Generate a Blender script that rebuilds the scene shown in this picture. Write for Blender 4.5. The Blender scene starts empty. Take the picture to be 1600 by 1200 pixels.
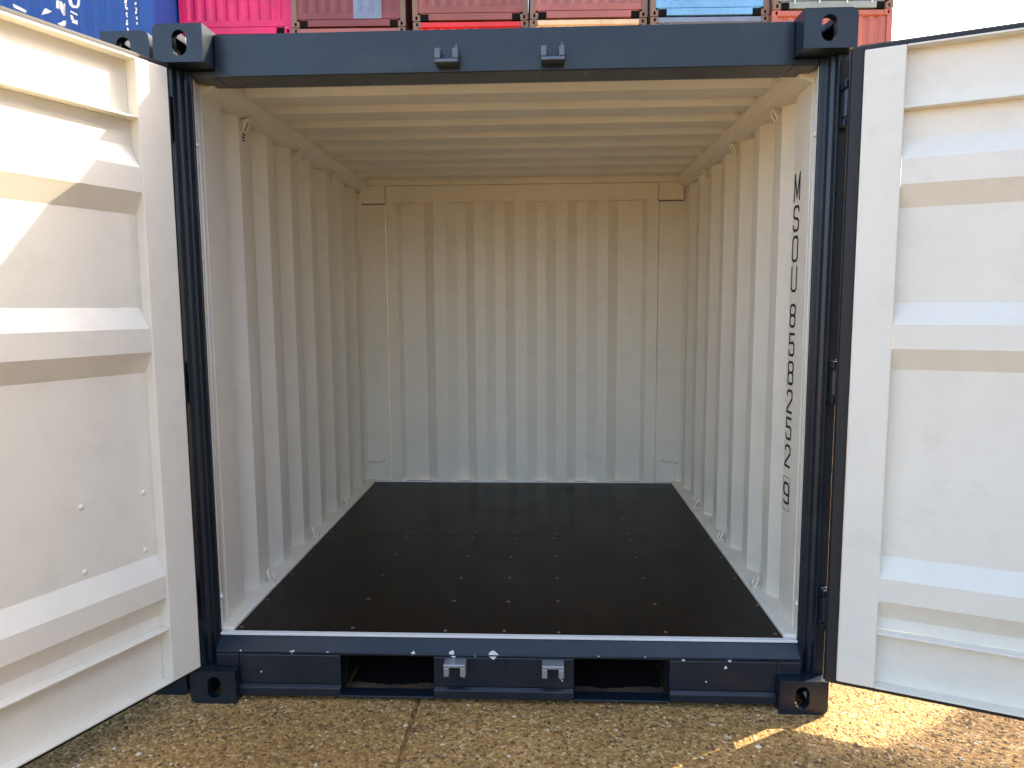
import bpy, bmesh, math, random
from mathutils import Vector, Matrix
import numpy as np
random.seed(7)
rng = np.random.default_rng(11)
SC = bpy.context.scene
COL = SC.collection

# ------------------------------------------------------------------ camera
CAM_LOC = Vector((0.1394, -2.3037, 1.3809))
YAW, PITCH, ROLL, FPX = -0.04412, -0.10880, -0.00621, 1106.03
cam_data = bpy.data.cameras.new('camera')
cam = bpy.data.objects.new('camera', cam_data)
COL.objects.link(cam)
_f = Vector((math.sin(YAW) * math.cos(PITCH), math.cos(YAW) * math.cos(PITCH), math.sin(PITCH)))
_r = Vector((math.cos(YAW), -math.sin(YAW), 0))
_u = _r.cross(_f)
_r2 = _r * math.cos(ROLL) + _u * math.sin(ROLL)
_u2 = -_r * math.sin(ROLL) + _u * math.cos(ROLL)
_m = Matrix((_r2, _u2, -_f)).transposed().to_4x4()
_m.translation = CAM_LOC
cam.matrix_world = _m
cam_data.sensor_width = 36
cam_data.lens = FPX / 1600 * 36
cam_data.clip_start = 0.05
cam_data.clip_end = 2000
SC.camera = cam

# ------------------------------------------------------------------ sky, sun, exposure
SUN_AZ, SUN_EL = math.radians(59), math.radians(35.5)      # azimuth from +Y towards +X
world = bpy.data.worlds.new('World')
SC.world = world
world.use_nodes = True
wn = world.node_tree.nodes
wl = world.node_tree.links
wn.clear()
sky = wn.new('ShaderNodeTexSky')
sky.sky_type = 'NISHITA'
sky.sun_disc = False
sky.sun_elevation = SUN_EL
sky.sun_rotation = SUN_AZ
sky.air_density = 0.95
sky.dust_density = 4.2
sky.ozone_density = 0.6
bg = wn.new('ShaderNodeBackground')
bg.inputs['Strength'].default_value = 0.15
wo = wn.new('ShaderNodeOutputWorld')
wl.new(sky.outputs[0], bg.inputs['Color'])
wl.new(bg.outputs[0], wo.inputs['Surface'])

sun_data = bpy.data.lights.new('sun', 'SUN')
sun_data.energy = 2.8
sun_data.angle = math.radians(0.53)
sun_data.color = (1.0, 0.86, 0.60)
sun = bpy.data.objects.new('sun', sun_data)
COL.objects.link(sun)
S = Vector((math.sin(SUN_AZ) * math.cos(SUN_EL), math.cos(SUN_AZ) * math.cos(SUN_EL), math.sin(SUN_EL)))
sun.rotation_euler = (-S).to_track_quat('-Z', 'Y').to_euler()
sun.location = (20, 12, 16)

SC.view_settings.view_transform = 'Standard'
SC.view_settings.look = 'None'
SC.view_settings.exposure = 2.38
SC.view_settings.gamma = 1.0
SC.view_settings.use_curve_mapping = False
SC.render.engine = 'CYCLES'
SC.cycles.max_bounces = 12
SC.cycles.diffuse_bounces = 8

# ------------------------------------------------------------------ materials
def paint(name, col, rough=0.45, var=0.08, bump=0.05, wave=0.0, dirt=None, dirt_amt=0.0, spec=0.5, nscale=3.0, scuff=0.0):
    m = bpy.data.materials.new(name)
    m.use_nodes = True
    nt = m.node_tree; N = nt.nodes; L = nt.links
    b = N['Principled BSDF']
    b.inputs['Specular IOR Level'].default_value = spec
    tc = N.new('ShaderNodeTexCoord')
    n1 = N.new('ShaderNodeTexNoise'); n1.inputs['Scale'].default_value = nscale; n1.inputs['Detail'].default_value = 6
    L.new(tc.outputs['Object'], n1.inputs['Vector'])
    r1 = N.new('ShaderNodeMapRange')
    r1.inputs['From Min'].default_value = 0.3; r1.inputs['From Max'].default_value = 0.7
    r1.inputs['To Min'].default_value = 1 - var; r1.inputs['To Max'].default_value = 1 + var
    L.new(n1.outputs['Fac'], r1.inputs['Value'])
    mx = N.new('ShaderNodeVectorMath'); mx.operation = 'SCALE'
    mx.inputs[0].default_value = col
    L.new(r1.outputs['Result'], mx.inputs['Scale'])
    out = mx.outputs[0]
    if dirt is not None:
        n2 = N.new('ShaderNodeTexNoise'); n2.inputs['Scale'].default_value = 9; n2.inputs['Detail'].default_value = 10; n2.inputs['Roughness'].default_value = 0.7
        L.new(tc.outputs['Object'], n2.inputs['Vector'])
        r2 = N.new('ShaderNodeMapRange')
        r2.inputs['From Min'].default_value = 0.5; r2.inputs['From Max'].default_value = 0.75
        r2.inputs['To Min'].default_value = 0.0; r2.inputs['To Max'].default_value = dirt_amt
        L.new(n2.outputs['Fac'], r2.inputs['Value'])
        mix = N.new('ShaderNodeMix'); mix.data_type = 'RGBA'
        L.new(r2.outputs['Result'], mix.inputs['Factor'])
        L.new(out, mix.inputs['A']); mix.inputs['B'].default_value = (*dirt, 1)
        out = mix.outputs['Result']
    L.new(out, b.inputs['Base Color'])
    n3 = N.new('ShaderNodeTexNoise'); n3.inputs['Scale'].default_value = 12; n3.inputs['Detail'].default_value = 8
    L.new(tc.outputs['Object'], n3.inputs['Vector'])
    r3 = N.new('ShaderNodeMapRange'); r3.inputs['To Min'].default_value = rough - 0.1; r3.inputs['To Max'].default_value = rough + 0.12
    L.new(n3.outputs['Fac'], r3.inputs['Value'])
    L.new(r3.outputs['Result'], b.inputs['Roughness'])
    n4 = N.new('ShaderNodeTexNoise'); n4.inputs['Scale'].default_value = 180; n4.inputs['Detail'].default_value = 2
    L.new(tc.outputs['Object'], n4.inputs['Vector'])
    bp = N.new('ShaderNodeBump'); bp.inputs['Strength'].default_value = bump; bp.inputs['Distance'].default_value = 0.002
    L.new(n4.outputs['Fac'], bp.inputs['Height'])
    nrm = bp.outputs[0]
    if wave:
        n5 = N.new('ShaderNodeTexNoise'); n5.inputs['Scale'].default_value = 2.2; n5.inputs['Detail'].default_value = 1
        L.new(tc.outputs['Object'], n5.inputs['Vector'])
        bw = N.new('ShaderNodeBump'); bw.inputs['Strength'].default_value = wave; bw.inputs['Distance'].default_value = 0.03
        L.new(n5.outputs['Fac'], bw.inputs['Height']); L.new(nrm, bw.inputs['Normal'])
        nrm = bw.outputs[0]
    L.new(nrm, b.inputs['Normal'])
    return m

def plain(name, col, rough=0.5, metal=0.0, spec=0.5):
    m = bpy.data.materials.new(name); m.use_nodes = True
    nt = m.node_tree; b = nt.nodes['Principled BSDF']
    n = nt.nodes.new('ShaderNodeTexNoise'); n.inputs['Scale'].default_value = 25
    tc = nt.nodes.new('ShaderNodeTexCoord'); nt.links.new(tc.outputs['Object'], n.inputs['Vector'])
    r = nt.nodes.new('ShaderNodeMapRange'); r.inputs['To Min'].default_value = 0.8; r.inputs['To Max'].default_value = 1.2
    nt.links.new(n.outputs['Fac'], r.inputs['Value'])
    v = nt.nodes.new('ShaderNodeVectorMath'); v.operation = 'SCALE'; v.inputs[0].default_value = col
    nt.links.new(r.outputs['Result'], v.inputs['Scale'])
    nt.links.new(v.outputs[0], b.inputs['Base Color'])
    b.inputs['Roughness'].default_value = rough; b.inputs['Metallic'].default_value = metal
    b.inputs['Specular IOR Level'].default_value = spec
    return m

M = {}
M['cream'] = paint('cream_paint', (0.80, 0.755, 0.645), 0.42, 0.03, 0.05, 0.12, (0.45, 0.40, 0.32), 0.20)
M['navy'] = paint('navy_paint', (0.0085, 0.0150, 0.0245), 0.30, 0.10, 0.06, 0.10, (0.10, 0.09, 0.08), 0.16, spec=0.5)
M['rubber'] = plain('black_rubber', (0.012, 0.012, 0.014), 0.6)
M['steel'] = plain('galvanised_steel', (0.45, 0.46, 0.48), 0.35, 0.9)
M['screw'] = plain('worn_screw_head', (0.20, 0.145, 0.10), 0.55, 0.2)
M['chip'] = plain('bare_primer', (0.72, 0.72, 0.70), 0.7)
M['bead'] = paint('white_sealant', (0.74, 0.73, 0.70), 0.5, 0.05, 0.2)
M['ink'] = plain('black_ink', (0.012, 0.011, 0.010), 0.55)
M['dust'] = paint('dusty_steel', (0.10, 0.058, 0.034), 0.95, 0.6, 0.5, nscale=14)
M['dark'] = plain('recess_shade_black', (0.007, 0.006, 0.006), 0.9, 0.0, 0.2)  # near-black puts the shade inside pockets, notches and slots into the colour
M['rust'] = paint('rusty_paint', (0.20, 0.11, 0.07), 0.75, 0.35, 0.3, nscale=5)
M['worn'] = plain('scraped_keeper_steel', (0.34, 0.36, 0.40), 0.42, 0.6)
M['silver'] = plain('worn_keeper_steel', (0.12, 0.13, 0.15), 0.38, 0.7)

def floor_mat():
    m = bpy.data.materials.new('phenolic_plywood'); m.use_nodes = True
    nt = m.node_tree; N = nt.nodes; L = nt.links; b = N['Principled BSDF']
    tc = N.new('ShaderNodeTexCoord')
    mp = N.new('ShaderNodeMapping'); mp.inputs['Scale'].default_value = (30, 2, 1)
    L.new(tc.outputs['Object'], mp.inputs['Vector'])
    n = N.new('ShaderNodeTexNoise'); n.inputs['Scale'].default_value = 1.5; n.inputs['Detail'].default_value = 8
    L.new(mp.outputs[0], n.inputs['Vector'])
    cr = N.new('ShaderNodeValToRGB')
    cr.color_ramp.elements[0].position = 0.3; cr.color_ramp.elements[0].color = (0.0035, 0.0022, 0.0018, 1)
    cr.color_ramp.elements[1].position = 0.8; cr.color_ramp.elements[1].color = (0.0110, 0.0055, 0.0035, 1)
    L.new(n.outputs['Fac'], cr.inputs[0])
    n2 = N.new('ShaderNodeTexNoise'); n2.inputs['Scale'].default_value = 4; n2.inputs['Detail'].default_value = 8
    L.new(tc.outputs['Object'], n2.inputs['Vector'])
    n3 = N.new('ShaderNodeTexNoise'); n3.inputs['Scale'].default_value = 2.2; n3.inputs['Detail'].default_value = 12; n3.inputs['Roughness'].default_value = 0.72; n3.inputs['Distortion'].default_value = 0.6
    L.new(tc.outputs['Object'], n3.inputs['Vector'])
    r3 = N.new('ShaderNodeMapRange'); r3.inputs['From Min'].default_value = 0.52; r3.inputs['From Max'].default_value = 0.78; r3.inputs['To Min'].default_value = 0.0; r3.inputs['To Max'].default_value = 0.14
    L.new(n3.outputs['Fac'], r3.inputs['Value'])
    mxd = N.new('ShaderNodeMix'); mxd.data_type = 'RGBA'
    L.new(r3.outputs[0], mxd.inputs['Factor']); L.new(cr.outputs[0], mxd.inputs['A']); mxd.inputs['B'].default_value = (0.10, 0.075, 0.055, 1)
    L.new(mxd.outputs['Result'], b.inputs['Base Color'])
    r = N.new('ShaderNodeMapRange'); r.inputs['To Min'].default_value = 0.24; r.inputs['To Max'].default_value = 0.42
    L.new(n2.outputs['Fac'], r.inputs['Value']); L.new(r.outputs[0], b.inputs['Roughness'])
    b.inputs['Specular IOR Level'].default_value = 0.11
    bp = N.new('ShaderNodeBump'); bp.inputs['Strength'].default_value = 0.06; bp.inputs['Distance'].default_value = 0.002
    L.new(n.outputs['Fac'], bp.inputs['Height']); L.new(bp.outputs[0], b.inputs['Normal'])
    return m
M['ply'] = floor_mat()

def ground_mat():
    m = bpy.data.materials.new('exposed_aggregate_concrete'); m.use_nodes = True
    nt = m.node_tree; N = nt.nodes; L = nt.links; b = N['Principled BSDF']
    tc = N.new('ShaderNodeTexCoord')
    v = N.new('ShaderNodeTexVoronoi'); v.inputs['Scale'].default_value = 95
    L.new(tc.outputs['Object'], v.inputs['Vector'])
    sep = N.new('ShaderNodeSeparateColor'); L.new(v.outputs['Color'], sep.inputs[0])
    cr = N.new('ShaderNodeValToRGB'); cr.color_ramp.interpolation = 'CONSTANT'
    els = cr.color_ramp.elements
    cols = [(0.0, (0.30, 0.165, 0.050)), (0.3, (0.40, 0.225, 0.068)), (0.55, (0.47, 0.28, 0.09)), (0.8, (0.15, 0.085, 0.035)), (0.92, (0.60, 0.42, 0.20))]
    els[0].color = (*cols[0][1], 1); els[1].position = cols[1][0]; els[1].color = (*cols[1][1], 1)
    for p, c in cols[2:]:
        e = els.new(p); e.color = (*c, 1)
    L.new(sep.outputs[0], cr.inputs[0])
    n = N.new('ShaderNodeTexNoise'); n.inputs['Scale'].default_value = 2.0; n.inputs['Detail'].default_value = 6
    L.new(tc.outputs['Object'], n.inputs['Vector'])
    r = N.new('ShaderNodeMapRange'); r.inputs['From Min'].default_value = 0.3; r.inputs['From Max'].default_value = 0.7; r.inputs['To Min'].default_value = 0.75; r.inputs['To Max'].default_value = 1.2
    L.new(n.outputs['Fac'], r.inputs['Value'])
    s = N.new('ShaderNodeVectorMath'); s.operation = 'SCALE'
    L.new(cr.outputs[0], s.inputs[0]); L.new(r.outputs[0], s.inputs['Scale'])
    L.new(s.outputs[0], b.inputs['Base Color'])
    b.inputs['Roughness'].default_value = 0.85
    bp = N.new('ShaderNodeBump'); bp.inputs['Strength'].default_value = 0.7; bp.inputs['Distance'].default_value = 0.006; bp.invert = True
    L.new(v.outputs['Distance'], bp.inputs['Height'])
    n2 = N.new('ShaderNodeTexNoise'); n2.inputs['Scale'].default_value = 220; n2.inputs['Detail'].default_value = 4
    L.new(tc.outputs['Object'], n2.inputs['Vector'])
    b2 = N.new('ShaderNodeBump'); b2.inputs['Strength'].default_value = 0.5; b2.inputs['Distance'].default_value = 0.003
    L.new(n2.outputs['Fac'], b2.inputs['Height']); L.new(bp.outputs[0], b2.inputs['Normal'])
    L.new(b2.outputs[0], b.inputs['Normal'])
    return m
M['ground'] = ground_mat()

def stone_mat():
    m = bpy.data.materials.new('flint_aggregate'); m.use_nodes = True
    nt = m.node_tree; N = nt.nodes; L = nt.links; b = N['Principled BSDF']
    a = N.new('ShaderNodeAttribute'); a.attribute_name = 'tone'
    cr = N.new('ShaderNodeValToRGB'); els = cr.color_ramp.elements
    els[0].position = 0.0; els[0].color = (0.06, 0.032, 0.013, 1)
    els[1].position = 1.0; els[1].color = (0.78, 0.68, 0.50, 1)
    for p, c in [(0.25, (0.27, 0.145, 0.042)), (0.55, (0.43, 0.245, 0.072)), (0.80, (0.55, 0.35, 0.125)), (0.93, (0.68, 0.50, 0.26))]:
        e = els.new(p); e.color = (*c, 1)
    L.new(a.outputs['Fac'], cr.inputs[0])
    tc = N.new('ShaderNodeTexCoord')
    n = N.new('ShaderNodeTexNoise'); n.inputs['Scale'].default_value = 3.2; n.inputs['Detail'].default_value = 7; n.inputs['Roughness'].default_value = 0.65
    L.new(tc.outputs['Object'], n.inputs['Vector'])
    r = N.new('ShaderNodeMapRange'); r.inputs['From Min'].default_value = 0.3; r.inputs['From Max'].default_value = 0.7; r.inputs['To Min'].default_value = 0.55; r.inputs['To Max'].default_value = 1.2
    L.new(n.outputs['Fac'], r.inputs['Value'])
    sc = N.new('ShaderNodeVectorMath'); sc.operation = 'SCALE'
    L.new(cr.outputs[0], sc.inputs[0]); L.new(r.outputs[0], sc.inputs['Scale']); L.new(sc.outputs[0], b.inputs['Base Color'])
    b.inputs['Roughness'].default_value = 0.6
    return m
M['stone'] = stone_mat()

# ------------------------------------------------------------------ mesh helpers
class MB:
    def __init__(self):
        self.v = []; self.f = []; self.m = []
    def add(self, vs, fs, mi=0):
        o = len(self.v)
        self.v += [tuple(p) for p in vs]
        self.f += [tuple(i + o for i in f) for f in fs]
        self.m += [mi] * len(fs)
        return self
    def box(self, x0, x1, y0, y1, z0, z1, mi=0):
        vs = [(x, y, z) for z in (z0, z1) for y in (y0, y1) for x in (x0, x1)]
        return self.add(vs, [(0, 2, 3, 1), (4, 5, 7, 6), (0, 1, 5, 4), (2, 6, 7, 3), (0, 4, 6, 2), (1, 3, 7, 5)], mi)
    def prism(self, poly, fn, lo, hi, mi=0):
        n = len(poly)
        vs = [fn(a, b, lo) for a, b in poly] + [fn(a, b, hi) for a, b in poly]
        fs = [tuple(range(n - 1, -1, -1)), tuple(range(n, 2 * n))] + [(i, (i + 1) % n, n + (i + 1) % n, n + i) for i in range(n)]
        return self.add(vs, fs, mi)
    def sheet(self, line, t, fn, lo, hi, mi=0, mi2=None):
        n = len(line)
        vs = []
        for c in (lo, hi):
            vs += [fn(a, b, c) for a, b in line] + [fn(a, b + t, c) for a, b in line]
        F = lambda s, c, i: c * 2 * n + s * n + i
        for i in range(n - 1):
            self_f = None
        fs0 = [(F(0, 0, i), F(0, 0, i + 1), F(0, 1, i + 1), F(0, 1, i)) for i in range(n - 1)]
        fs1 = [(F(1, 0, i), F(1, 1, i), F(1, 1, i + 1), F(1, 0, i + 1)) for i in range(n - 1)]
        caps = [(F(0, c, i), F(1, c, i), F(1, c, i + 1), F(0, c, i + 1)) for c in (0, 1) for i in range(n - 1)]
        caps += [(F(0, 0, i), F(0, 1, i), F(1, 1, i), F(1, 0, i)) for i in (0, n - 1)]
        o = len(self.v)
        self.v += [tuple(p) for p in vs]
        for fs, k in ((fs0, mi), (fs1, mi if mi2 is None else mi2), (caps, mi)):
            self.f += [tuple(i + o for i in f) for f in fs]; self.m += [k] * len(fs)
        return self
    def tube(self, path, r, n=8, closed=False, mi=0):
        P = [Vector(p) for p in path]; k = len(P)
        rings = []
        for i, p in enumerate(P):
            if closed: t = P[(i + 1) % k] - P[i - 1]
            else: t = P[min(i + 1, k - 1)] - P[max(i - 1, 0)]
            t.normalize()
            ref = Vector((0, 0, 1)) if abs(t.z) < 0.9 else Vector((1, 0, 0))
            if closed and i: ref = pr
            a = t.cross(ref).normalized(); b = t.cross(a).normalized(); pr = -b if False else ref
            rings.append([p + a * (r * math.cos(2 * math.pi * j / n)) + b * (r * math.sin(2 * math.pi * j / n)) for j in range(n)])
        vs = [q for R in rings for q in R]
        fs = []
        for i in range(k if closed else k - 1):
            i2 = (i + 1) % k
            fs += [(i * n + j, i * n + (j + 1) % n, i2 * n + (j + 1) % n, i2 * n + j) for j in range(n)]
        if not closed:
            fs += [tuple(range(n)), tuple(range((k - 1) * n, k * n))]
        return self.add(vs, fs, mi)
    def mesh(self, name, mats):
        me = bpy.data.meshes.new(name)
        me.from_pydata(self.v, [], self.f)
        if not isinstance(mats, (list, tuple)): mats = [mats]
        for m in mats: me.materials.append(m)
        me.polygons.foreach_set('material_index', self.m)
        bm = bmesh.new(); bm.from_mesh(me)
        bmesh.ops.recalc_face_normals(bm, faces=bm.faces)
        bm.to_mesh(me); bm.free()
        return me
    def build(self, name, mats, parent=None, bevel=0.0, seg=2, smooth=False):
        return link(name, self.mesh(name, mats), parent, bevel, seg, smooth)

def link(name, me, parent=None, bevel=0.0, seg=2, smooth=False):
    o = bpy.data.objects.new(name, me); COL.objects.link(o)
    if parent: o.parent = parent
    if bevel:
        b = o.modifiers.new('bevel', 'BEVEL'); b.width = bevel; b.segments = seg
        b.limit_method = 'ANGLE'; b.angle_limit = math.radians(40)
    if smooth:
        me.polygons.foreach_set('use_smooth', [True] * len(me.polygons))
    return o

def empty(name, loc=(0, 0, 0), rz=0.0):
    o = bpy.data.objects.new(name, None); COL.objects.link(o)
    o.location = loc; o.rotation_euler = (0, 0, rz); o.empty_display_size = 0.1
    return o
def tag(o, label, cat, group=None):
    o['label'] = label; o['category'] = cat
    if group: o['group'] = group
    return o

XZ = lambda y_is: None
fn_xy = lambda a, b, c: (a, b, c)      # profile in x,y extruded along z
fn_xz = lambda a, b, c: (a, c, b)      # profile in x,z extruded along y
fn_yz = lambda a, b, c: (c, a, b)      # profile in y,z extruded along x
fn_yx = lambda a, b, c: (b, a, c)      # profile (y,x) extruded along z

# ------------------------------------------------------------------ ground
JX = -0.302
def build_ground():
    R = 160.0
    ys = [-R, -20, -6, -2.5] + [round(-2.0 + 0.05 * i, 3) for i in range(0, 61)] + [2, 6, 20, R]
    rows = []
    vs = []; fs = []
    for y in ys:
        j1 = random.uniform(-0.003, 0.003); j2 = random.uniform(-0.003, 0.003)
        row = [(-R, y, 0), (-3, y, 0), (JX - 0.008 + j1, y, 0), (JX - 0.004 + j1 * .6, y, -0.014), (JX + 0.004 + j2 * .6, y, -0.014), (JX + 0.008 + j2, y, 0), (3, y, 0), (R, y, 0)]
        vs += row
    n = 8
    for i in range(len(ys) - 1):
        for k in range(n - 1):
            fs.append((i * n + k, i * n + k + 1, (i + 1) * n + k + 1, (i + 1) * n + k))
    g = MB().add(vs, fs).build('ground', M['ground'])
    g['kind'] = 'structure'
    return g
ground = build_ground()

def build_stones(n=52000):
    """flint aggregate standing proud of the concrete in front of and under the containers"""
    x = rng.uniform(-2.1, 2.3, n); y = rng.uniform(-0.62, 0.75, n)
    keep = np.abs(x - JX) > 0.012
    x = x[keep]; y = y[keep]; n = len(x)
    s = np.clip(rng.lognormal(math.log(0.0038), 0.42, n), 0.0018, 0.011)
    base = np.array([(1, 0, 0), (0.55, 0.8, 0.1), (-0.5, 0.85, 0), (-1, 0.05, 0.1), (-0.45, -0.8, 0), (0.5, -0.85, 0.1), (0.25, 0.1, 0.8), (-0.3, -0.05, 0.75)])
    tri = np.array([(0, 1, 6), (1, 2, 6), (2, 7, 6), (2, 3, 7), (3, 4, 7), (4, 5, 7), (5, 6, 7), (5, 0, 6)])
    V = base[None] * (1 + rng.uniform(-0.3, 0.3, (n, 8, 3)))
    V = V * s[:, None, None]
    V[:, :, 1] *= rng.uniform(0.55, 1.0, n)[:, None]
    V[:, :, 2] *= rng.uniform(0.35, 1.0, n)[:, None]
    a = rng.uniform(0, 2 * math.pi, n); c = np.cos(a)[:, None]; sn = np.sin(a)[:, None]
    X = V[:, :, 0] * c - V[:, :, 1] * sn + x[:, None]
    Y = V[:, :, 0] * sn + V[:, :, 1] * c + y[:, None]
    Z = V[:, :, 2] - 0.0006
    co = np.stack([X, Y, Z], -1).reshape(-1, 3)
    F = (tri[None] + (np.arange(n) * 8)[:, None, None]).reshape(-1, 3)
    me = bpy.data.meshes.new('aggregate_stones')
    me.vertices.add(len(co)); me.vertices.foreach_set('co', co.ravel())
    me.loops.add(F.size); me.loops.foreach_set('vertex_index', F.ravel().astype(np.int32))
    me.polygons.add(len(F)); me.polygons.foreach_set('loop_start', np.arange(0, F.size, 3, dtype=np.int32))
    me.update(calc_edges=True); me.validate()
    at = me.attributes.new('tone', 'FLOAT', 'POINT')
    tone = rng.beta(1.7, 1.7, n) * 0.93
    tone[rng.random(n) < 0.035] = 1.0
    at.data.foreach_set('value', np.repeat(tone, 8).astype(np.float32))
    me.materials.append(M['stone'])
    o = link('aggregate_stones', me)
    o['kind'] = 'stuff'
    tag(o, 'small brown flint stones set in the concrete in front of the container', 'gravel')
    return o
build_stones()

# ------------------------------------------------------------------ ISO corner castings (hollow, with oval holes)
def stadium(w, h, n=8):
    r = w / 2; k = h / 2 - r
    pts = [(r * math.cos(t), k + r * math.sin(t)) for t in [math.pi * i / n for i in range(n + 1)]]
    pts += [(-r * math.cos(t), -k - r * math.sin(t)) for t in [math.pi * i / n for i in range(n + 1)]]
    return pts

def casting_mesh(name, top, side):
    """corner block, origin at its outer front top/bottom corner; side=+1: body extends to -x (right corner)"""
    W_, D_, H_ = 0.162, 0.178, 0.118
    r = 0.022
    # outline in x,z seen from the front for side=+1, top=True : outer top corner at (0,0), body to x<0, z<0
    arc = [(-r + r * math.cos(t), -r + r * math.sin(t)) for t in [math.pi / 2 * i / 6 for i in range(7)]]
    outl = [(-W_, -H_), (0, -H_)] + arc + [(-W_, 0)]
    body = MB().prism(outl, fn_xz, 0, D_)
    cav = MB().box(-W_ + 0.022, -0.024, 0.028, D_ - 0.022, -H_ + 0.022, -0.024)
    hole_f = MB().prism([(a - 0.086, b - 0.059) for a, b in stadium(0.047, 0.079)], fn_xz, -0.05, 0.06)
    hole_s = MB().prism([(a + 0.089, b - 0.056) for a, b in [(q, p) for p, q in stadium(0.050, 0.080)]], fn_yz, -0.06, 0.05)
    hole_t = MB().prism([(a - 0.081, b + 0.089) for a, b in stadium(0.062, 0.118)], fn_xy, -0.05, 0.05)
    ob = body.build('tmp_body', M['navy'])
    tmp = [ob]
    for h in (cav, hole_f, hole_s, hole_t):
        c = h.build('tmp_cut', M['navy']); tmp.append(c)
        md = ob.modifiers.new('b', 'BOOLEAN'); md.operation = 'DIFFERENCE'; md.solver = 'EXACT'; md.object = c
    bpy.context.view_layer.update()
    dg = bpy.context.evaluated_depsgraph_get()
    me = bpy.data.meshes.new_from_object(ob.evaluated_get(dg))
    for t in tmp: bpy.data.objects.remove(t)
    sx = 1 if side > 0 else -1
    sz = 1 if top else -1
    me.transform(Matrix.Diagonal((sx, 1, sz, 1)))
    if sx * sz < 0: me.flip_normals()
    me.name = name
    return me
CAST = {(t, s): casting_mesh('corner_casting', t, s) for t in (True, False) for s in (1, -1)}
def mat_variant(me, mat):
    m2 = me.copy(); m2.materials.clear(); m2.materials.append(mat); return m2

def put_castings(parent, hw, H, L, mat=None, cache={}):
    for (t, s), me in CAST.items():
        if mat is not None:
            key = (t, s, mat.name)
            if key not in cache: cache[key] = mat_variant(me, mat)
            me = cache[key]
        for back in (False, True):
            o = link('corner_casting', me, parent, 0.0035, 2)
            o.location = (s * hw, L if back else 0, H if t else 0)
            if back:
                # turned half round, so use the block of the other hand
                me2 = CAST[(t, -s)] if mat is None else cache.setdefault((t, -s, mat.name), mat_variant(CAST[(t, -s)], mat))
                o.data = me2; o.rotation_euler = (0, 0, math.pi)

# ------------------------------------------------------------------ the 8 ft container type
CW, CH, CL = 1.1, 2.28, 2.438
FLOOR_Z = 0.2226
RIBS = [1.775, 1.282, 0.476]          # rib centres on the doors

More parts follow.
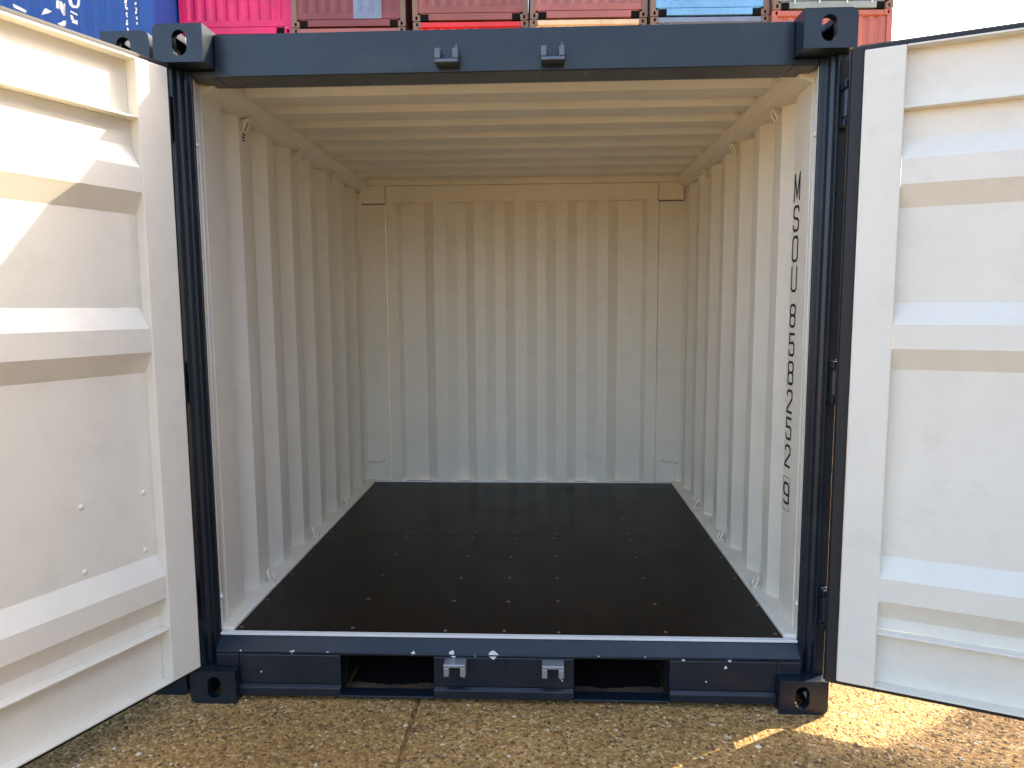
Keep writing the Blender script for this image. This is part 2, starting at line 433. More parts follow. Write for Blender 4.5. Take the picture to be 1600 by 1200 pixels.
def build_door(parent, side, theta, detail=True):
    """theta: direction of the leaf from the hinge pin, world angle relative to the container"""
    s = 1 if side < 0 else -1            # sign for the inward normal in local y
    Wd = 1.055
    A0, B0 = (0.020 if side < 0 else 0.042), 0.050                 # hinge edge offset along the leaf, inner face offset
    fr = MB()
    z0, z1 = 0.145, 2.14
    def bx(b, u0, u1, n0, n1, za, zb, mi=0):
        ya, yb = sorted((s * (B0 + n0), s * (B0 + n1)))
        b.box(A0 + u0, A0 + u1, ya, yb, za, zb, mi)
    # stiles
    bx(fr, 0, 0.112, -0.05, 0, z0, z1)
    bx(fr, Wd - 0.112, Wd, -0.05, 0, z0, z1)
    door = fr.build('door', [M['cream']], parent, 0.004)
    door.location = (side * 1.085, 0.02, 0)
    door.rotation_euler = (0, 0, theta)
    # channel rails, open to the inside
    for (za, zb) in ((z0, 0.333), (1.958, z1)):
        r = MB()
        u0, u1 = 0.1125, Wd - 0.1125
        bx(r, u0, u1, -0.050, -0.044, za, zb)
        bx(r, u0, u1, -0.0435, -0.001, za, za + 0.006)
        bx(r, u0, u1, -0.0435, -0.001, zb - 0.006, zb)
        r.build('rail', [M['cream']], door, 0.0015)
    # ribbed panel
    p0, p1 = -0.040, -0.004
    line = [(0.334, p0)]
    for c in sorted(RIBS):
        line += [(c - 0.103, p0), (c - 0.037, p1), (c + 0.037, p1), (c + 0.103, p0)]
    line += [(1.957, p0)]
    fn = lambda a, b, c: (A0 + c, s * (B0 + b), a)
    MB().sheet(line, -0.004, fn, 0.1125, Wd - 0.1125, 0, 1).build('panel', [M['cream'], M['navy']], door)
    # navy outer skin on stiles and rails
    sk = MB()
    bx(sk, 0.0, 0.112, -0.0545, -0.0502, z0, z1); bx(sk, Wd - 0.112, Wd, -0.0545, -0.0502, z0, z1)
    bx(sk, 0.1125, Wd - 0.1125, -0.0545, -0.0502, z0, 0.33); bx(sk, 0.1125, Wd - 0.1125, -0.0545, -0.0502, 1.96, z1)
    sk.build('outer_skin', [M['navy']], door)
    # rubber gasket round the edge
    g = MB()
    e = 0.016
    eh = e if side < 0 else 0.034
    bx(g, -eh, -0.0005, -0.046, -0.014, z0 - e, z1 + e); bx(g, Wd + 0.0005, Wd + e, -0.046, -0.014, z0 - e, z1 + e)
    bx(g, -0.0004, Wd + 0.0004, -0.046, -0.014, z1 + 0.0005, z1 + e); bx(g, -0.0004, Wd + 0.0004, -0.046, -0.014, z0 - e, z0 - 0.0005)
    # lip bead
    bx(g, -eh - 0.006, -eh, -0.034, -0.026, z0 - e, z1 + e)
    bx(g, -e, Wd + e, -0.034, -0.026, z1 + e, z1 + e + 0.007); bx(g, -e, Wd + e, -0.034, -0.026, z0 - e - 0.007, z0 - e)
    g.build('gasket', [M['rubber']], door, 0.002)
    # hinge blades
    for hz in (2.0, 1.13, 0.365):
        h = MB()
        bx(h, -0.045, 0.10, -0.067, -0.0548, hz - 0.04, hz + 0.04)
        h.tube([(0, 0, hz - 0.04), (0, 0, hz + 0.04)], 0.016, 12)
        h.build('hinge', [M['navy']], door, 0.002)
    if detail and side < 0:
        for (u, z) in ((0.35, 0.80), (0.148, 0.795), (0.152, 0.607), (0.354, 0.603)):
            rv = MB()
            for (rr, nn) in ((0.0085, 0.0),):
                k = 12; vs = []
                for ring, (rad, hh) in enumerate(((0.0085, 0.0), (0.0078, 0.003), (0.0045, 0.0055))):
                    vs += [(A0 + u + rad * math.cos(2 * math.pi * j / k), s * (B0 + p0 + hh), z + rad * math.sin(2 * math.pi * j / k)) for j in range(k)]
                fs = [(i * k + j, i * k + (j + 1) % k, (i + 1) * k + (j + 1) % k, (i + 1) * k + j) for i in range(2) for j in range(k)] + [tuple(range(2 * k, 3 * k))]
                rv.add(vs, fs)
            rv.build('rivet', [M['cream']], door, smooth=True)
    return door

def front_post(parent, side, rear=False):
    m = MB()
    f = lambda a, b, c: (side * a, b, c)
    z0, z1 = 0.118, CH - 0.118
    # navy outside: inner flange, step, outer flange
    poly = [(1.022, 0.088), (1.044, 0.088), (1.050, 0.070), (1.060, 0.064), (1.066, 0.048), (1.0995, 0.048), (1.0995, 0.168), (1.078, 0.168), (1.078, 0.098), (1.022, 0.098)]
    m.prism(poly, f, z0, z1)
    p = m.build('corner_post', [M['navy']], parent, 0.003)
    b = MB().prism([(1.0435, 0.0835), (1.049, 0.0835), (1.049, 0.0885), (1.0435, 0.0885)], f, z0 + 0.07, z1 - 0.03)
    b.prism([(1.062, 0.041), (1.0685, 0.041), (1.0685, 0.0478), (1.062, 0.0478)], f, z0 + 0.07, z1 - 0.03)
    b.build('weld_highlight_bead', [M['navy']], p, 0.002)
    # cream inside of the post
    c = MB()
    c.prism([(1.0225, 0.0985), (1.0755, 0.0985), (1.0755, 0.185), (1.0318, 0.185), (1.0318, 0.142), (1.0312, 0.134), (1.0225, 0.104)], f, FLOOR_Z, z1 - 0.02)
    ci = c.build('inner_post', [M['cream']], p, 0.002)
    MB().tube([(side * 1.0318, 0.1355, FLOOR_Z + 0.004), (side * 1.0318, 0.1355, z1 - 0.022)], 0.0045, 8).build('sealant_bead', [M['bead']], p, smooth=True)
    for z in (1.93, 0.35):
        t = MB().tube([(side * 1.019, 0.0975, z - 0.005), (side * 1.024, 0.1095, z), (side * 1.033, 0.130, z + 0.005)], 0.006, 8)
        t.build('lashing_bar', [M['cream']], p, smooth=True)
    for hz in (2.0, 1.13, 0.365):
        h = MB()
        for k in (-1, 1):
            xa, xb = sorted((side * 1.070, side * 1.099))
            h.box(xa, xb, 0.006, 0.0475, hz + k * 0.058 - 0.012, hz + k * 0.058 + 0.012)
        h.tube([(side * 1.085, 0.02, hz - 0.074), (side * 1.085, 0.02, hz + 0.074)], 0.0085, 10)
        h.build('hinge_lug', [M['navy']], p, 0.003)
    return p

def rear_post(parent, side):
    f = lambda a, b, c: (side * a, b, c)
    MB().prism([(0.868, 2.345), (1.0995, 2.345), (1.0995, 2.43), (0.868, 2.43)], f, 0.118, CH - 0.118).build('corner_post', [M['navy']], parent, 0.003)
    c = MB().prism([(0.8755, 2.306), (1.0400, 2.306), (1.0400, 2.3445), (0.8755, 2.3445)], f, FLOOR_Z + 0.003, 2.0375)
    ci = c.build('inner_post', [M['cream']], parent, 0.002)
    MB().prism([(0.867, 2.256), (1.020, 2.256), (1.020, 2.2915), (0.867, 2.2915)], f, 2.040, 2.1495).build('casting_cover', [M['cream']], parent, 0.004)
    MB().tube([(side * 0.915, 2.303, 0.372), (side * 0.95, 2.290, 0.366), (side * 0.99, 2.290, 0.362), (side * 1.02, 2.300, 0.356)], 0.006, 8).build('lashing_bar', [M['cream']], ci, smooth=True)

def wall_profile():
    xi, xo = 1.030, 1.070
    L = [(0.166, xi), (0.315, xi), (0.350, xo), (0.396, xo)]
    s = 0.462
    while s < 2.2:
        L += [(s, xi), (min(s + 0.072, 2.29), xi), (min(s + 0.138, 2.29), xo), (min(s + 0.210, 2.292), xo)]
        s += 0.276
    L = [p for p in L if p[0] < 2.285] + [(2.296, xi), (2.330, xi)]
    return L

GLYPH = {
 'M': [[(0, 0), (0, 1), (.5, .12), (1, 1), (1, 0)]],
 'S': [[(1, .80), (1, .9), (.8, 1), (.2, 1), (0, .9), (0, .62), (.2, .53), (.8, .47), (1, .38), (1, .1), (.8, 0), (.2, 0), (0, .1), (0, .20)]],
 'O': [[(.2, 0), (0, .12), (0, .88), (.2, 1), (.8, 1), (1, .88), (1, .12), (.8, 0), (.2, 0)]],
 'U': [[(0, 1), (0, .12), (.2, 0), (.8, 0), (1, .12), (1, 1)]],
 '8': [[(.2, .52), (0, .62), (0, .9), (.2, 1), (.8, 1), (1, .9), (1, .62), (.8, .52), (.2, .52), (0, .42), (0, .1), (.2, 0), (.8, 0), (1, .1), (1, .42), (.8, .52)]],
 '5': [[(1, 1), (.05, 1), (.05, .56), (.8, .60), (1, .5), (1, .1), (.8, 0), (.2, 0), (0, .1), (0, .22)]],
 '2': [[(0, .8), (0, .9), (.2, 1), (.8, 1), (1, .9), (1, .64), (0, .12), (0, 0), (1, 0)]],
 '9': [[(1, .50), (.8, .43), (.2, .43), (0, .53), (0, .9), (.2, 1), (.8, 1), (1, .9), (1, .1), (.8, 0), (.25, 0), (.05, .06)]],
}
def glyph(ch, fn, w, h, t):
    """stroke glyph as thin raised ribbon mesh; fn maps (u,v,d) to space"""
    m = MB()
    for line in GLYPH[ch]:
        P = [Vector((a * w, b * h)) for a, b in line]
        for a, b in zip(P, P[1:]):
            d = (b - a)
            if d.length < 1e-6: continue
            d.normalize(); nrm = Vector((-d.y, d.x)) * (t / 2)
            a2 = a - d * t * .42; b2 = b + d * t * .42
            q = [a2 + nrm, a2 - nrm, b2 - nrm, b2 + nrm]
            m.add([fn(p.x, p.y, 0) for p in q], [(0, 1, 2, 3)])
    return m

def build_container(name, loc, open_doors, label, detail=True):
    root = empty(name, loc)
    tag(root, label, 'shipping container')
    put_castings(root, CW, CH, CL)
    for s in (-1, 1):
        front_post(root, s); rear_post(root, s)
    # header: front box and underside
    h = MB()
    h.prism([(0.078, 2.138), (0.205, 2.138), (0.205, 2.150), (0.090, 2.150), (0.090, 2.262), (0.170, 2.262), (0.170, 2.272), (0.078, 2.272)], fn_yz, -0.9375, 0.9375)
    h.box(-1.0205, -0.938, 0.086, 0.204, 2.1385, 2.1615); h.box(0.938, 1.0205, 0.086, 0.204, 2.1385, 2.1615)
    hd = h.build('header_beam', [M['navy']], root, 0.0035)
    MB().box(-0.935, 0.935, 0.0745, 0.0775, 2.1385, 2.1445).build('weld_highlight_bead', [M['navy']], hd, 0.001)
    MB().box(-1.03, 1.03, 0.206, 0.245, 2.150, 2.164).build('header_lining', [M['cream']], root)
    # sill with forklift pockets
    s = MB()
    top = [(0.040, 0.165), (0.040, 0.176), (0.0795, 0.2145), (0.100, 0.2145), (0.100, 0.165)]
    s.prism(top, fn_yz, -1.0205, 1.0205)
    for a, b in ((-0.9375, -0.575), (-0.245, 0.245), (0.575, 0.9375)):
        s.box(a, b, 0.040, 0.0995, 0.056, 0.1645)
        s.prism([(0.028, 0.018), (0.1, 0.018), (0.1, 0.0555), (0.040, 0.0555), (0.028, 0.048)], fn_yz, a, b)
    for a, b in ((-0.5745, -0.2455), (0.2455, 0.5745)):
        MB().box(a, b, 0.034, 0.090, 0.0125, 0.0195).build('pocket_strap', [M['navy']], root, 0.002)
    s.box(-1.0205, -0.938, 0.0405, 0.0995, 0.1185, 0.1645); s.box(0.938, 1.0205, 0.0405, 0.0995, 0.1185, 0.1645)
    sl = s.build('sill_beam', [M['navy']], root, 0.003)
    for a in (-0.5735, 0.2465):
        pk = MB()
        b = a + 0.327
        pk.box(a, a + 0.006, 0.101, 2.33, 0.03, 0.160); pk.box(b - 0.006, b, 0.101, 2.33, 0.03, 0.160)
        pk.box(a, b, 0.101, 2.33, 0.1605, 0.166)
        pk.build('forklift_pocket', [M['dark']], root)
        edge = [(a + 0.0065 + 0.00785 * i, 0.122 + 0.008 * math.sin(i * 0.17 + a * 9) + random.uniform(-0.004, 0.004)) for i in range(41)]
        pd = MB().prism([(a + 0.0065, 0.092)] + edge + [(edge[-1][0], 0.092)], fn_xy, 0.012, 0.0185)
        pd.build('pocket_base', [M['dust']], root)
        MB().box(a + 0.0065, b - 0.0065, 0.0925, 2.2, 0.006, 0.0118).build('pocket_floor', [M['dark']], root)  # black sheet stands in for the shade deep in the pocket
    MB().tube([(-1.015, 0.0405, 0.1725), (0, 0.0405, 0.1725), (1.015, 0.0405, 0.1725)], 0.0034, 8).build('weld_highlight_bead', [M['navy']], sl, smooth=True)  # bead added along the sill edge to catch the sky as a highlight
    if detail:
        for (x, z, sc) in ((-0.745, 0.1755, .7), (-0.315, 0.1755, .8), (-0.178, 0.1765, 1.25), (-0.037, 0.1765, 1.3), (-0.93, 0.1765, .4), (0.62, 0.168, .45), (0.78, 0.170, .6), (0.765, 0.142, .5), (0.205, 0.085, .35), (-0.62, 0.1755, .3), (-0.10, 0.172, .35), (0.33, 0.1745, .4), (0.49, 0.1745, .3), (-0.86, 0.10, .3), (0.70, 0.09, .28)):
            k = 9; cm = MB(); r0 = 0.0125 * sc
            ring = [(x + r0 * random.uniform(.35, 1.35) * math.cos(2 * math.pi * j / k), z + r0 * random.uniform(.4, 1.25) * math.sin(2 * math.pi * j / k)) for j in range(k)]
            cm.prism(ring, fn_xz, 0.0388, 0.0398)
            cm.build('paint_chip', [M['chip']], sl)
    # cam keepers
    for x in (-0.166, 0.172):
        for up in (True, False):
            k = MB()
            y1 = 0.0775 if up else 0.0395
            zc = 2.188 if up else 0.128
            d = 1 if up else -1
            def zb(a, b): return sorted((zc + d * a, zc + d * b))
            za, zz = zb(-0.034, -0.022); k.box(x - 0.038, x + 0.038, y1 - 0.048, y1, za, zz)
            for q in (-1, 1):
                za, zz = zb(-0.0215, 0.012)
                xa, xb = sorted((x + q * 0.019, x + q * 0.038)); k.box(xa, xb, y1 - 0.046, y1, za, zz)
                za, zz = zb(0.0125, 0.030 if q > 0 else 0.020)
                xa, xb = sorted((x + q * 0.025, x + q * 0.033)); k.box(xa, xb, y1 - 0.02, y1, za, zz)
            k.build('cam_keeper', [M['silver'] if up else M['worn']], hd if up else sl, 0.003)
    # floor boards with screws
    for (ya, yb) in ((0.1015, 1.1885), (1.1893, 2.285)):
        fb = MB().box(-0.979, 0.979, ya, yb, 0.190, FLOOR_Z).build('floor_board', [M['ply']], root, 0.001)
        if detail:
            ys = (0.13, 0.38, 0.633, 0.89, 1.145) if ya < 1 else (1.235, 1.49, 1.745, 2.0, 2.245)
            k = 10
            me = MB().add([(0.0062 * math.cos(2 * math.pi * j / k), 0.0062 * math.sin(2 * math.pi * j / k), 0.0012) for j in range(k)] + [(0.007 * math.cos(2 * math.pi * j / k), 0.007 * math.sin(2 * math.pi * j / k), 0.0) for j in range(k)],
                          [tuple(range(k))] + [(j, (j + 1) % k, k + (j + 1) % k, k + j) for j in range(k)]).mesh('screw', M['screw'])
            for y in ys:
                for x in (-0.962, -0.557, -0.208, -0.004, 0.2, 0.573, 0.962):
                    if random.random() < 0.06: continue
                    o = link('screw', me, fb); o.location = (x + random.uniform(-.006, .006), y + random.uniform(-.012, .012), FLOOR_Z + 0.0001)
    MB().box(-1.0205, 1.0205, 0.0800, 0.101, 0.2146, 0.2235).build('threshold_strip', [M['bead']], root, 0.002)
    MB().box(-0.979, 0.979, 2.2855, 2.2915, 0.2, 0.2290).build('rear_strip', [M['bead']], root, 0.002)
    # rails
    for s_ in (-1, 1):
        f = lambda a, b, c: (s_ * a, c, b)
        rl = MB()
        rl.prism([(0.9795, 0.150), (1.0755, 0.150), (1.0755, 0.236), (0.986, 0.236), (0.9795, 0.230)], f, 0.104, 2.30, 0)
        rl.prism([(1.076, 0.045), (1.098, 0.045), (1.098, 0.236), (1.076, 0.236)], f, 0.18, 2.26, 1)
        br = rl.build('bottom_rail', [M['cream'], M['navy']], root, 0.002)
        tr = MB()
        tr.prism([(0.975, 2.168), (0.990, 2.128), (1.030, 2.112), (1.074, 2.112), (1.074, 2.190), (0.975, 2.190)], f, 0.169, 2.30, 0)
        tr.prism([(1.0745, 2.10), (1.098, 2.10), (1.098, 2.255), (1.02, 2.255), (1.02, 2.215), (1.0745, 2.215)], f, 0.18, 2.26, 1)
        trl = tr.build('top_rail', [M['cream'], M['navy']], root, 0.003)
        g = lambda a, b, c: (s_ * b, a, c)
        wl_ = MB().sheet(wall_profile(), 0.003, g, 0.2365, 2.1115, 0, 1).build('side_wall', [M['cream'], M['navy']], root)
        if detail:
            for y in (0.52, 1.10, 1.675):
                lr = MB()
                c = Vector((s_ * 1.004, y, 0.262)); path = []
                for j in range(14):
                    t = 2 * math.pi * j / 14
                    path.append((c.x + s_ * 0.010 * math.sin(t), c.y + 0.021 * math.cos(t), c.z + 0.026 * math.sin(t)))
                lr.tube(path, 0.0045, 7, True)
                lr.box(*sorted((s_ * 0.990, s_ * 1.022)), y - 0.014, y + 0.014, 0.2362, 0.2450)
                lr.build('lashing_ring', [M['cream']], br, smooth=True)
                lr = MB(); y2 = y - 0.02
                c = Vector((s_ * 1.012, y2, 2.090)); path = []
                for j in range(14):
                    t = 2 * math.pi * j / 14
                    path.append((c.x - s_ * 0.012 * math.sin(t), c.y + 0.021 * math.cos(t), c.z + 0.026 * math.sin(t)))
                lr.tube(path, 0.0045, 7, True)
                lr.box(*sorted((s_ * 1.004, s_ * 1.028)), y2 - 0.014, y2 + 0.014, 2.100, 2.1115)
                lr.build('lashing_ring', [M['cream']], trl, smooth=True)
            if s_ > 0:
                # owner code and number down the right wall, next to the door post
                rows = [('M', 268, 314), ('S', 317, 360), ('O', 363, 406), ('U', 409, 452), ('8', 467, 507), ('5', 512, 552), ('8', 556, 597), ('2', 601, 642), ('5', 645, 685), ('2', 689, 729), ('9', 750, 789)]
                zt = lambda px: 1.844 + (px - 268) * (0.637 - 1.844) / (795 - 268)
                for ch, a, b in rows:
                    hh = zt(a) - zt(b); zb_ = zt(b)
                    fn = lambda u, v, d, zb_=zb_: (1.0288, 0.298 - u, zb_ + 0.008 + v)
                    glyph(ch, fn, 0.048, hh - 0.016, 0.0090).build('marking', [M['ink']], wl_)
                fr_ = MB()
                za, zc_ = zt(797), zt(743)
                for (y0_, y1_, z0_, z1_) in ((0.307, 0.309, za, zc_), (0.240, 0.242, za, zc_), (0.242, 0.307, za, za + 0.002), (0.242, 0.307, zc_ - 0.002, zc_)):
                    fr_.add([(1.0287, y0_, z0_), (1.0287, y1_, z0_), (1.0287, y1_, z1_), (1.0287, y0_, z1_)], [(0, 1, 2, 3)])
                fr_.build('marking', [M['ink']], wl_)
            else:
                sl_ = MB()
                for q in range(5):
                    sl_.box(-1.0298, -1.0285, 0.488 + 0.004 * q, 0.512 + 0.004 * q, 2.030 + q * 0.012, 2.0345 + q * 0.012)
                sl_.build('vent', [M['dark']], wl_)
    # roof
    L = [(0.2455, 2.172), (0.30, 2.172), (0.33, 2.194), (0.40, 2.194)]
    y = 0.428
    while y < 2.25:
        L += [(y, 2.172), (y + 0.105, 2.172), (y + 0.135, 2.194), (y + 0.203, 2.194)]
        y += 0.231
    L = [p for p in L if p[0] < 2.27] + [(2.299, 2.172)]
    MB().sheet(L, 0.003, fn_yz, -0.9995, 0.9995, 0, 1).build('roof_panel', [M['cream'], M['navy']], root)
    MB().box(-0.9745, 0.9745, 2.2545, 2.2995, 2.150, 2.200).box(-1.0735, -0.9748, 2.2548, 2.2995, 2.1498, 2.2005).box(0.9748, 1.0735, 2.2548, 2.2995, 2.1498, 2.2005).build('rear_header', [M['cream']], root, 0.003)
    # end wall
    a_, b_ = 2.292, 2.334
    L = [(-0.872, a_), (-0.80, a_), (-0.775, b_), (-0.627, b_)]
    xs = [-0.627, -0.563, -0.483, -0.42, -0.36, -0.30, -0.23, -0.17, -0.105, -0.04, 0.035, 0.10, 0.162, 0.225, 0.295, 0.357, 0.425, 0.49, 0.555, 0.62]
    st = b_
    L = [(-0.872, a_ + 0.03), (-0.870, a_), (-0.80, a_), (-0.775, b_)]
    for i in range(0, 20, 2):
        L += [(xs[i], st)]
        st = a_ if st == b_ else b_
        L += [(xs[i + 1], st)]
    L += [(0.775, b_), (0.80, a_), (0.870, a_), (0.872, a_ + 0.03)]
    MB().sheet(L, 0.003, fn_xy, FLOOR_Z, 2.046, 0, 1).build('end_wall', [M['cream'], M['navy']], root)
    MB().box(-0.8655, 0.8655, 2.2890, 2.3445, 2.0465, 2.1495).build('end_header', [M['cream']], root, 0.003)
    MB().box(-0.93, 0.93, 2.345, 2.43, 2.12, 2.272).build('rear_beam', [M['navy']], root, 0.003)
    MB().box(-0.93, 0.93, 2.345, 2.43, 0.018, 0.20).build('rear_sill', [M['navy']], root, 0.003)
    if open_doors:
        aL = math.radians(23.5); aR = math.radians(22.5)
        build_door(root, -1, math.atan2(-math.cos(aL), -math.sin(aL)))
        build_door(root, 1, math.atan2(-math.sin(aR), math.cos(aR)))
    else:
        build_door(root, -1, 0.0, False)
        build_door(root, 1, math.pi, False)
    return root

main = build_container('shipping_container', (0, 0, 0), True, 'small navy container standing open, cream inside, both doors swung wide')
nb = build_container('shipping_container', (-2.239, 0.05, 0), False, 'closed navy container close beside the open one, mostly hidden behind its left door', False)

# ------------------------------------------------------------------ stacked full-size containers
SW, SH, SL = 1.219, 2.438, 6.058
_pc = {}
def colmat(key, col, **kw):
    if key not in _pc:
        _pc[key] = paint(key, col, 0.45, 0.14, 0.1, 0.1, (0.12, 0.075, 0.05), 0.30, nscale=2.0)
    return _pc[key]

def stack_proto(doors):
    """list of (name, mesh) parts of a full-size container with its end at y=0"""
    parts = []
    hb = MB().prism([(0.01, SH - 0.012), (0.01, SH - 0.105), (0.05, SH - 0.125), (0.09, SH - 0.125), (0.09, SH - 0.012)], fn_yz, -SW + 0.163, SW - 0.163)
    parts.append(('header_beam', hb, 0))
    sb = MB().box(-SW + 0.34, SW - 0.34, 0.01, 0.09, 0.018, 0.150)
    sb.box(-SW + 0.163, SW - 0.163, 0.05, 0.09, 0.1505, 0.17)
    parts.append(('sill_beam', sb, 0))
    for s in (-1, 1):
        xa, xb = sorted((s * (SW - 0.165), s * (SW - 0.3395)))
        parts.append(('notch_shade_plate', MB().box(xa, xb, 0.05, 0.09, 0.018, 0.150), 2))  # black plate stands in for the shaded gap beside the casting
        xa, xb = sorted((s * SW, s * (SW - 0.11)))
        parts.append(('corner_post', MB().box(xa, xb, 0.004, 0.12, 0.1185, SH - 0.1185), 1))
        xa, xb = sorted((s * SW, s * (SW - 0.11)))
        parts.append(('corner_post', MB().box(xa, xb, SL - 0.12, SL - 0.004, 0.1185, SH - 0.1185), 1))
        L = []; y = 0.121
        while y < SL - 0.4:
            L += [(y, s * (SW - 0.006)), (y + 0.07, s * (SW - 0.006)), (y + 0.138, s * (SW - 0.042)), (y + 0.21, s * (SW - 0.042))]; y += 0.278
        L += [(SL - 0.121, s * (SW - 0.006))]
        parts.append(('side_wall', MB().sheet(L, -s * 0.003, fn_yx, 0.16, SH - 0.06), 0))
        xa, xb = sorted((s * (SW - 0.002), s * (SW - 0.06)))
        parts.append(('bottom_rail', MB().box(xa, xb, 0.18, SL - 0.18, 0.02, 0.1595), 0))
        parts.append(('top_rail', MB().box(xa, xb, 0.18, SL - 0.18, SH - 0.0595, SH - 0.008), 0))
    parts.append(('roof_panel', MB().box(-SW + 0.061, SW - 0.061, 0.091, SL - 0.1, SH - 0.03, SH - 0.02), 0))
    parts.append(('rear_wall', MB().box(-SW + 0.111, SW - 0.111, SL - 0.06, SL - 0.05, 0.05, SH - 0.04), 0))
    if not doors:
        L = [(-SW + 0.111, 0.035)]
        x = -SW + 0.165
        while x < SW - 0.26:
            L += [(x, 0.035), (x + 0.062, 0.075), (x + 0.120, 0.075), (x + 0.182, 0.035)]; x += 0.236
        L += [(SW - 0.111, 0.035)]
        parts.append(('end_wall', MB().sheet(L, 0.003, fn_xy, 0.30, SH - 0.126), 0))
        parts.append(('kick_plate', MB().box(-SW + 0.111, SW - 0.111, 0.030, 0.079, 0.1705, 0.2995), 0))
    else:
        for s in (-1, 1):
            L = [(0.175, 0.03)]
            for c in (0.5, 0.95, 1.4, 1.85):
                L += [(c - 0.09, 0.03), (c - 0.05, 0.055), (c + 0.05, 0.055), (c + 0.09, 0.03)]
            L += [(SH - 0.13, 0.03)]
            xa, xb = sorted((s * 0.008, s * (SW - 0.115)))
            parts.append(('door', MB().sheet(L, 0.02, lambda a, b, c: (c, b, a), xa, xb), 0))
            for x in (0.28, 0.78):
                parts.append(('lock_rod', MB().tube([(s * x, 0.004, 0.10), (s * x, 0.004, SH - 0.06)], 0.017, 8), 3))
    return parts
PROTO = {}
for d in (False, True):
    PROTO[d] = [(n, mb.mesh(n, [M['navy']]), k) for n, mb, k in stack_proto(d)]
_mcache = {}
def coloured(me, mat):
    key = (me.as_pointer(), mat.name)
    if key not in _mcache: _mcache[key] = mat_variant(me, mat)
    return _mcache[key]
M['rod'] = plain('painted_lock_rod', (0.62, 0.63, 0.62), 0.5)

def stack_container(loc, rz, mat, label, doors=False, post=None, name='stacked_container'):
    r = empty(name, loc, rz)
    tag(r, label, 'shipping container', 'containers stacked in the yard behind')
    mats = [mat, post or mat, M['dark'], M['rod']]
    for n, me, k in PROTO[doors]:
        link(n, coloured(me, mats[k]), r, 0.003 if n in ('header_beam', 'sill_beam') else 0)
    put_castings(r, SW, SH, SL, post or mat)
    return r

PINK = colmat('pink_paint', (0.66, 0.014, 0.13))
BROWN = colmat('oxide_red_paint', (0.19, 0.045, 0.042))
BROWN2 = colmat('faded_oxide_paint', (0.25, 0.075, 0.06))
SALMON = colmat('faded_salmon_paint', (0.34, 0.115, 0.095))
LBLUE = colmat('pale_blue_paint', (0.15, 0.40, 0.66))
GREY = colmat('grey_green_paint', (0.25, 0.31, 0.28))
ORANGE = colmat('orange_red_paint', (0.42, 0.125, 0.085))
RED = colmat('bright_red_paint', (0.62, 0.022, 0.025))
SUN_GOLD = colmat('sun_glitter_gold', (0.74, 0.55, 0.33))  # golden base colour stands in for sun glitter on the lower tier
BLUE = colmat('blue_paint', (0.003, 0.065, 0.30))
STEEL = colmat('steel_blue_paint', (0.17, 0.23, 0.33))
POSTC = colmat('weathered_frame_paint', (0.20, 0.125, 0.08))
RUST = M['rust']

SY = 13.25
rz = math.radians(1.5)
cols = [
 # x, y, z-shift, top tier, tier below (mat, words), doors
 (-6.48, 13.45, -0.05, PINK, 'bright pink', RUST, 'weathered brown'),
 (-3.99, 13.36, 0.02, BROWN, 'oxide red with a grey patch', SALMON, 'faded salmon'),
 (-1.38, 13.28, 0.06, BROWN2, 'faded brownish red', RED, 'bright red'),
 (1.10, 13.22, 0.03, SALMON, 'pinkish salmon', SUN_GOLD, 'sun-glitter gold coloured'),
 (3.58, 13.18, 0.01, LBLUE, 'pale blue', STEEL, 'steel blue'),
 (6.05, 13.12, 0.06, GREY, 'grey green', ORANGE, 'orange red'),
]
for i, (x, y, dz, mt, words, mb_, words2) in enumerate(cols):
    door = (mt is GREY)
    lab = words + (' container with white lock rods, at the right end of the top tier' if door else ' container in the upper tier of the stack behind')
    c = stack_container((x, y, 3 * SH + dz), rz, mt, lab, door, POSTC if mt not in (PINK,) else None)
    if words.startswith('oxide'):
        ln = []
        for k in range(61):
            xx = 0.10 + 0.01 * k; q = (xx + SW - 0.165) % 0.236
            dd = 0.035 + (0.040 * min(q / 0.062, 1.0) if q < 0.120 else 0.040 * max(0.0, 1 - (q - 0.120) / 0.062))
            ln.append((xx, dd - 0.006))
        pt = MB().sheet(ln, 0.002, fn_xy, 0.301, 2.0)
        pt.box(0.10, 0.70, 0.0265, 0.0290, 0.172, 0.2995)
        pt.build('grey_patch', [STEEL], c)
    stack_container((x + random.uniform(-.01, .01), y + 0.01, 2 * SH + dz - 0.012), rz, mb_, words2 + ' container one tier below the ' + words.split(' with')[0] + ' one', False, POSTC if mb_ not in (ORANGE, ) else None)
    for t in (0, 1):
        stack_container((x + random.uniform(-.02, .02), y + 0.02, t * (SH + dz / 4)), rz, (RUST, STEEL, BROWN, GREY, BROWN2, RUST)[(i + t) % 6],
                        ('ground level' if t == 0 else 'second tier') + ' container under the ' + words.split(' with')[0] + ' one, out of sight')

# rusty container glimpsed in the gap left of the pink one
stack_container((-9.66, 14.8, 3 * SH - 0.05), rz, RUST, 'rusty brown container glimpsed in the gap left of the pink one', False, POSTC)
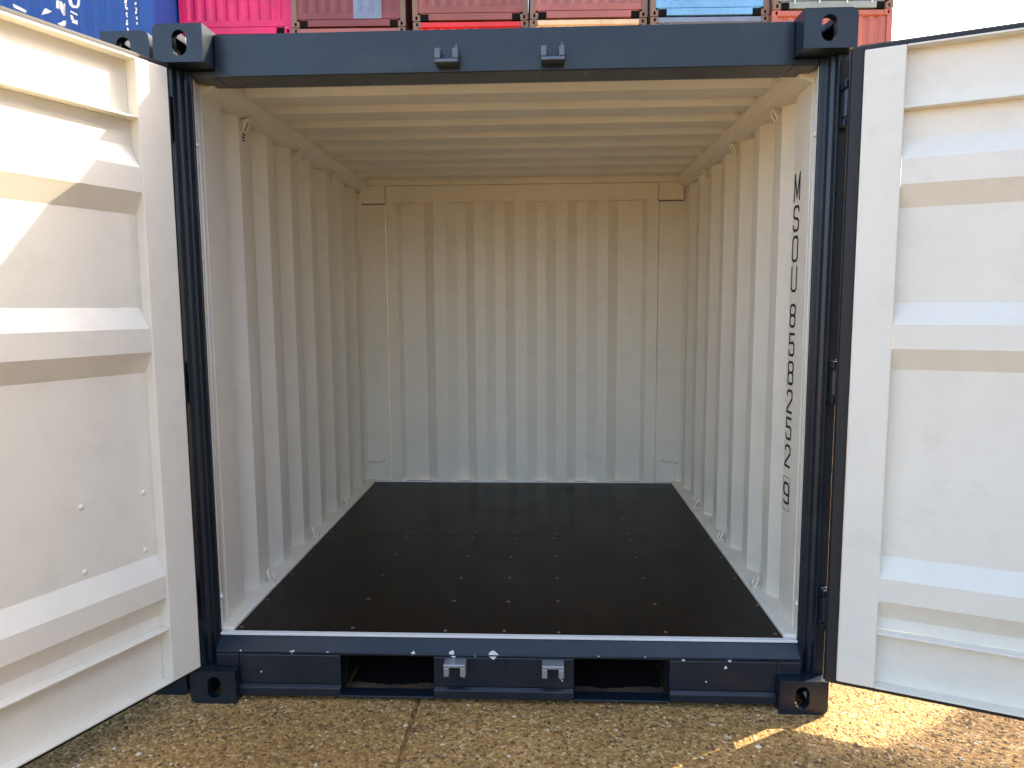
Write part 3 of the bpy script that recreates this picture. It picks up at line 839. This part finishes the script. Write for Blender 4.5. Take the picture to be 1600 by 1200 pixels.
# blue container, long side towards us, with white lettering
BX, BY, BZ = -13.76, 13.55, 6.55
bl = stack_container((BX, BY, BZ), math.radians(-90), BLUE, 'blue container with white lettering, long side on, upper left')
M['white'] = plain('white_lettering', (0.80, 0.80, 0.78), 0.6)
def side_depth(ly):
    t = (ly - 0.121) % 0.278
    if t < 0.07: return SW - 0.006
    if t < 0.138: return SW - 0.006 - 0.036 * (t - 0.07) / 0.068
    if t < 0.21: return SW - 0.042
    return SW - 0.042 + 0.036 * (t - 0.21) / 0.068
def side_print(poly, mb, step=0.009):
    """print a convex world (x,z) polygon onto the corrugated side"""
    xs = [p[0] for p in poly]; k = max(1, int((max(xs) - min(xs)) / step)); x0 = min(xs); dx = (max(xs) - x0) / k
    def span(x):
        zs = []
        for (xa, za), (xb, zb) in zip(poly, poly[1:] + poly[:1]):
            if min(xa, xb) - 1e-9 <= x <= max(xa, xb) + 1e-9:
                if abs(xa - xb) < 1e-9: zs += [za, zb]
                else: zs.append(za + (zb - za) * (x - xa) / (xb - xa))
        return min(zs), max(zs)
    prev = None
    for i in range(k + 1):
        x = min(max(x0 + i * dx, min(xs) + 1e-7), max(xs) - 1e-7)
        lo, hi = span(x); ly = x - BX; d = side_depth(ly) + 0.006
        cur = ((d, ly, lo - BZ), (d, ly, hi - BZ))
        if prev: mb.add([prev[0], cur[0], cur[1], prev[1]], [(0, 1, 2, 3)])
        prev = cur
LETTERS = [[(-10.0, 7.307), (-9.921, 7.453), (-9.793, 7.388)], [(-9.67, 7.595), (-9.624, 7.593), (-9.637, 7.422), (-9.682, 7.447)], [(-9.626, 7.569), (-9.591, 7.593), (-9.504, 7.419), (-9.514, 7.296), (-9.573, 7.309), (-9.629, 7.446)], [(-9.54, 7.555), (-9.497, 7.517), (-9.514, 7.296), (-9.558, 7.321)], [(-9.439, 7.663), (-9.373, 7.661), (-9.345, 7.501), (-9.399, 7.49)], [(-9.399, 7.49), (-9.345, 7.501), (-9.279, 7.487), (-9.257, 7.437), (-9.362, 7.446)], [(-9.279, 7.487), (-9.227, 7.657), (-9.161, 7.656), (-9.187, 7.473), (-9.257, 7.437)], [(-9.393, 7.391), (-9.265, 7.327), (-9.268, 7.29), (-9.396, 7.355)], [(-9.4, 7.305), (-9.361, 7.292), (-9.341, 7.205), (-9.394, 7.207)], [(-9.366, 7.218), (-9.274, 7.204), (-9.281, 7.118), (-9.384, 7.157)], [(-9.679, 7.139), (-9.567, 7.211), (-9.501, 7.197), (-9.535, 7.099), (-9.615, 7.1)], [(-10.583, 7.542), (-10.453, 7.49), (-10.3, 7.4), (-10.33, 7.364), (-10.562, 7.468)]]
for p in LETTERS:
    lt = MB(); side_print(p, lt); lt.build('letter', [M['white']], bl)
sm = MB()
for cx, zb in ((-8.243, 6.95), (-8.030, 7.08)):
    z = zb
    while z < 8.6:
        h = random.uniform(0.03, 0.09); w = random.uniform(0.022, 0.04); j = random.uniform(-0.012, 0.012)
        side_print([(cx - w / 2 + j, z), (cx + w / 2 + j, z), (cx + w / 2, z + h), (cx - w / 2, z + h)], sm, 0.008)
        z += h + random.choice((0.006, 0.01, 0.05))
sm = sm.build('small_lettering', [M['white']], bl); sm['kind'] = 'stuff'
for t in range(3):
    c = stack_container((BX, BY, t * BZ / 3), math.radians(-90), (RUST, BROWN, STEEL)[t], ('ground level', 'second tier', 'third tier')[t] + ' container lying side on under the blue one, out of sight')
    c.scale = (1, 1, BZ / 3 / SH)

# row of stacked containers along the right of the yard, added unseen outside the frame to shade the yard in front
for t in range(3):
    for j, y in enumerate((-3.34, -9.46)):
        stack_container((7.22, y, t * SH), 0, (BROWN, GREY, BLUE, STEEL, RUST, SALMON)[t * 2 + j],
                        ('ground level', 'middle', 'topmost')[t] + ' container of the ' + ('farther', 'nearer')[j] + ' unseen stack added on the right to shade the yard')
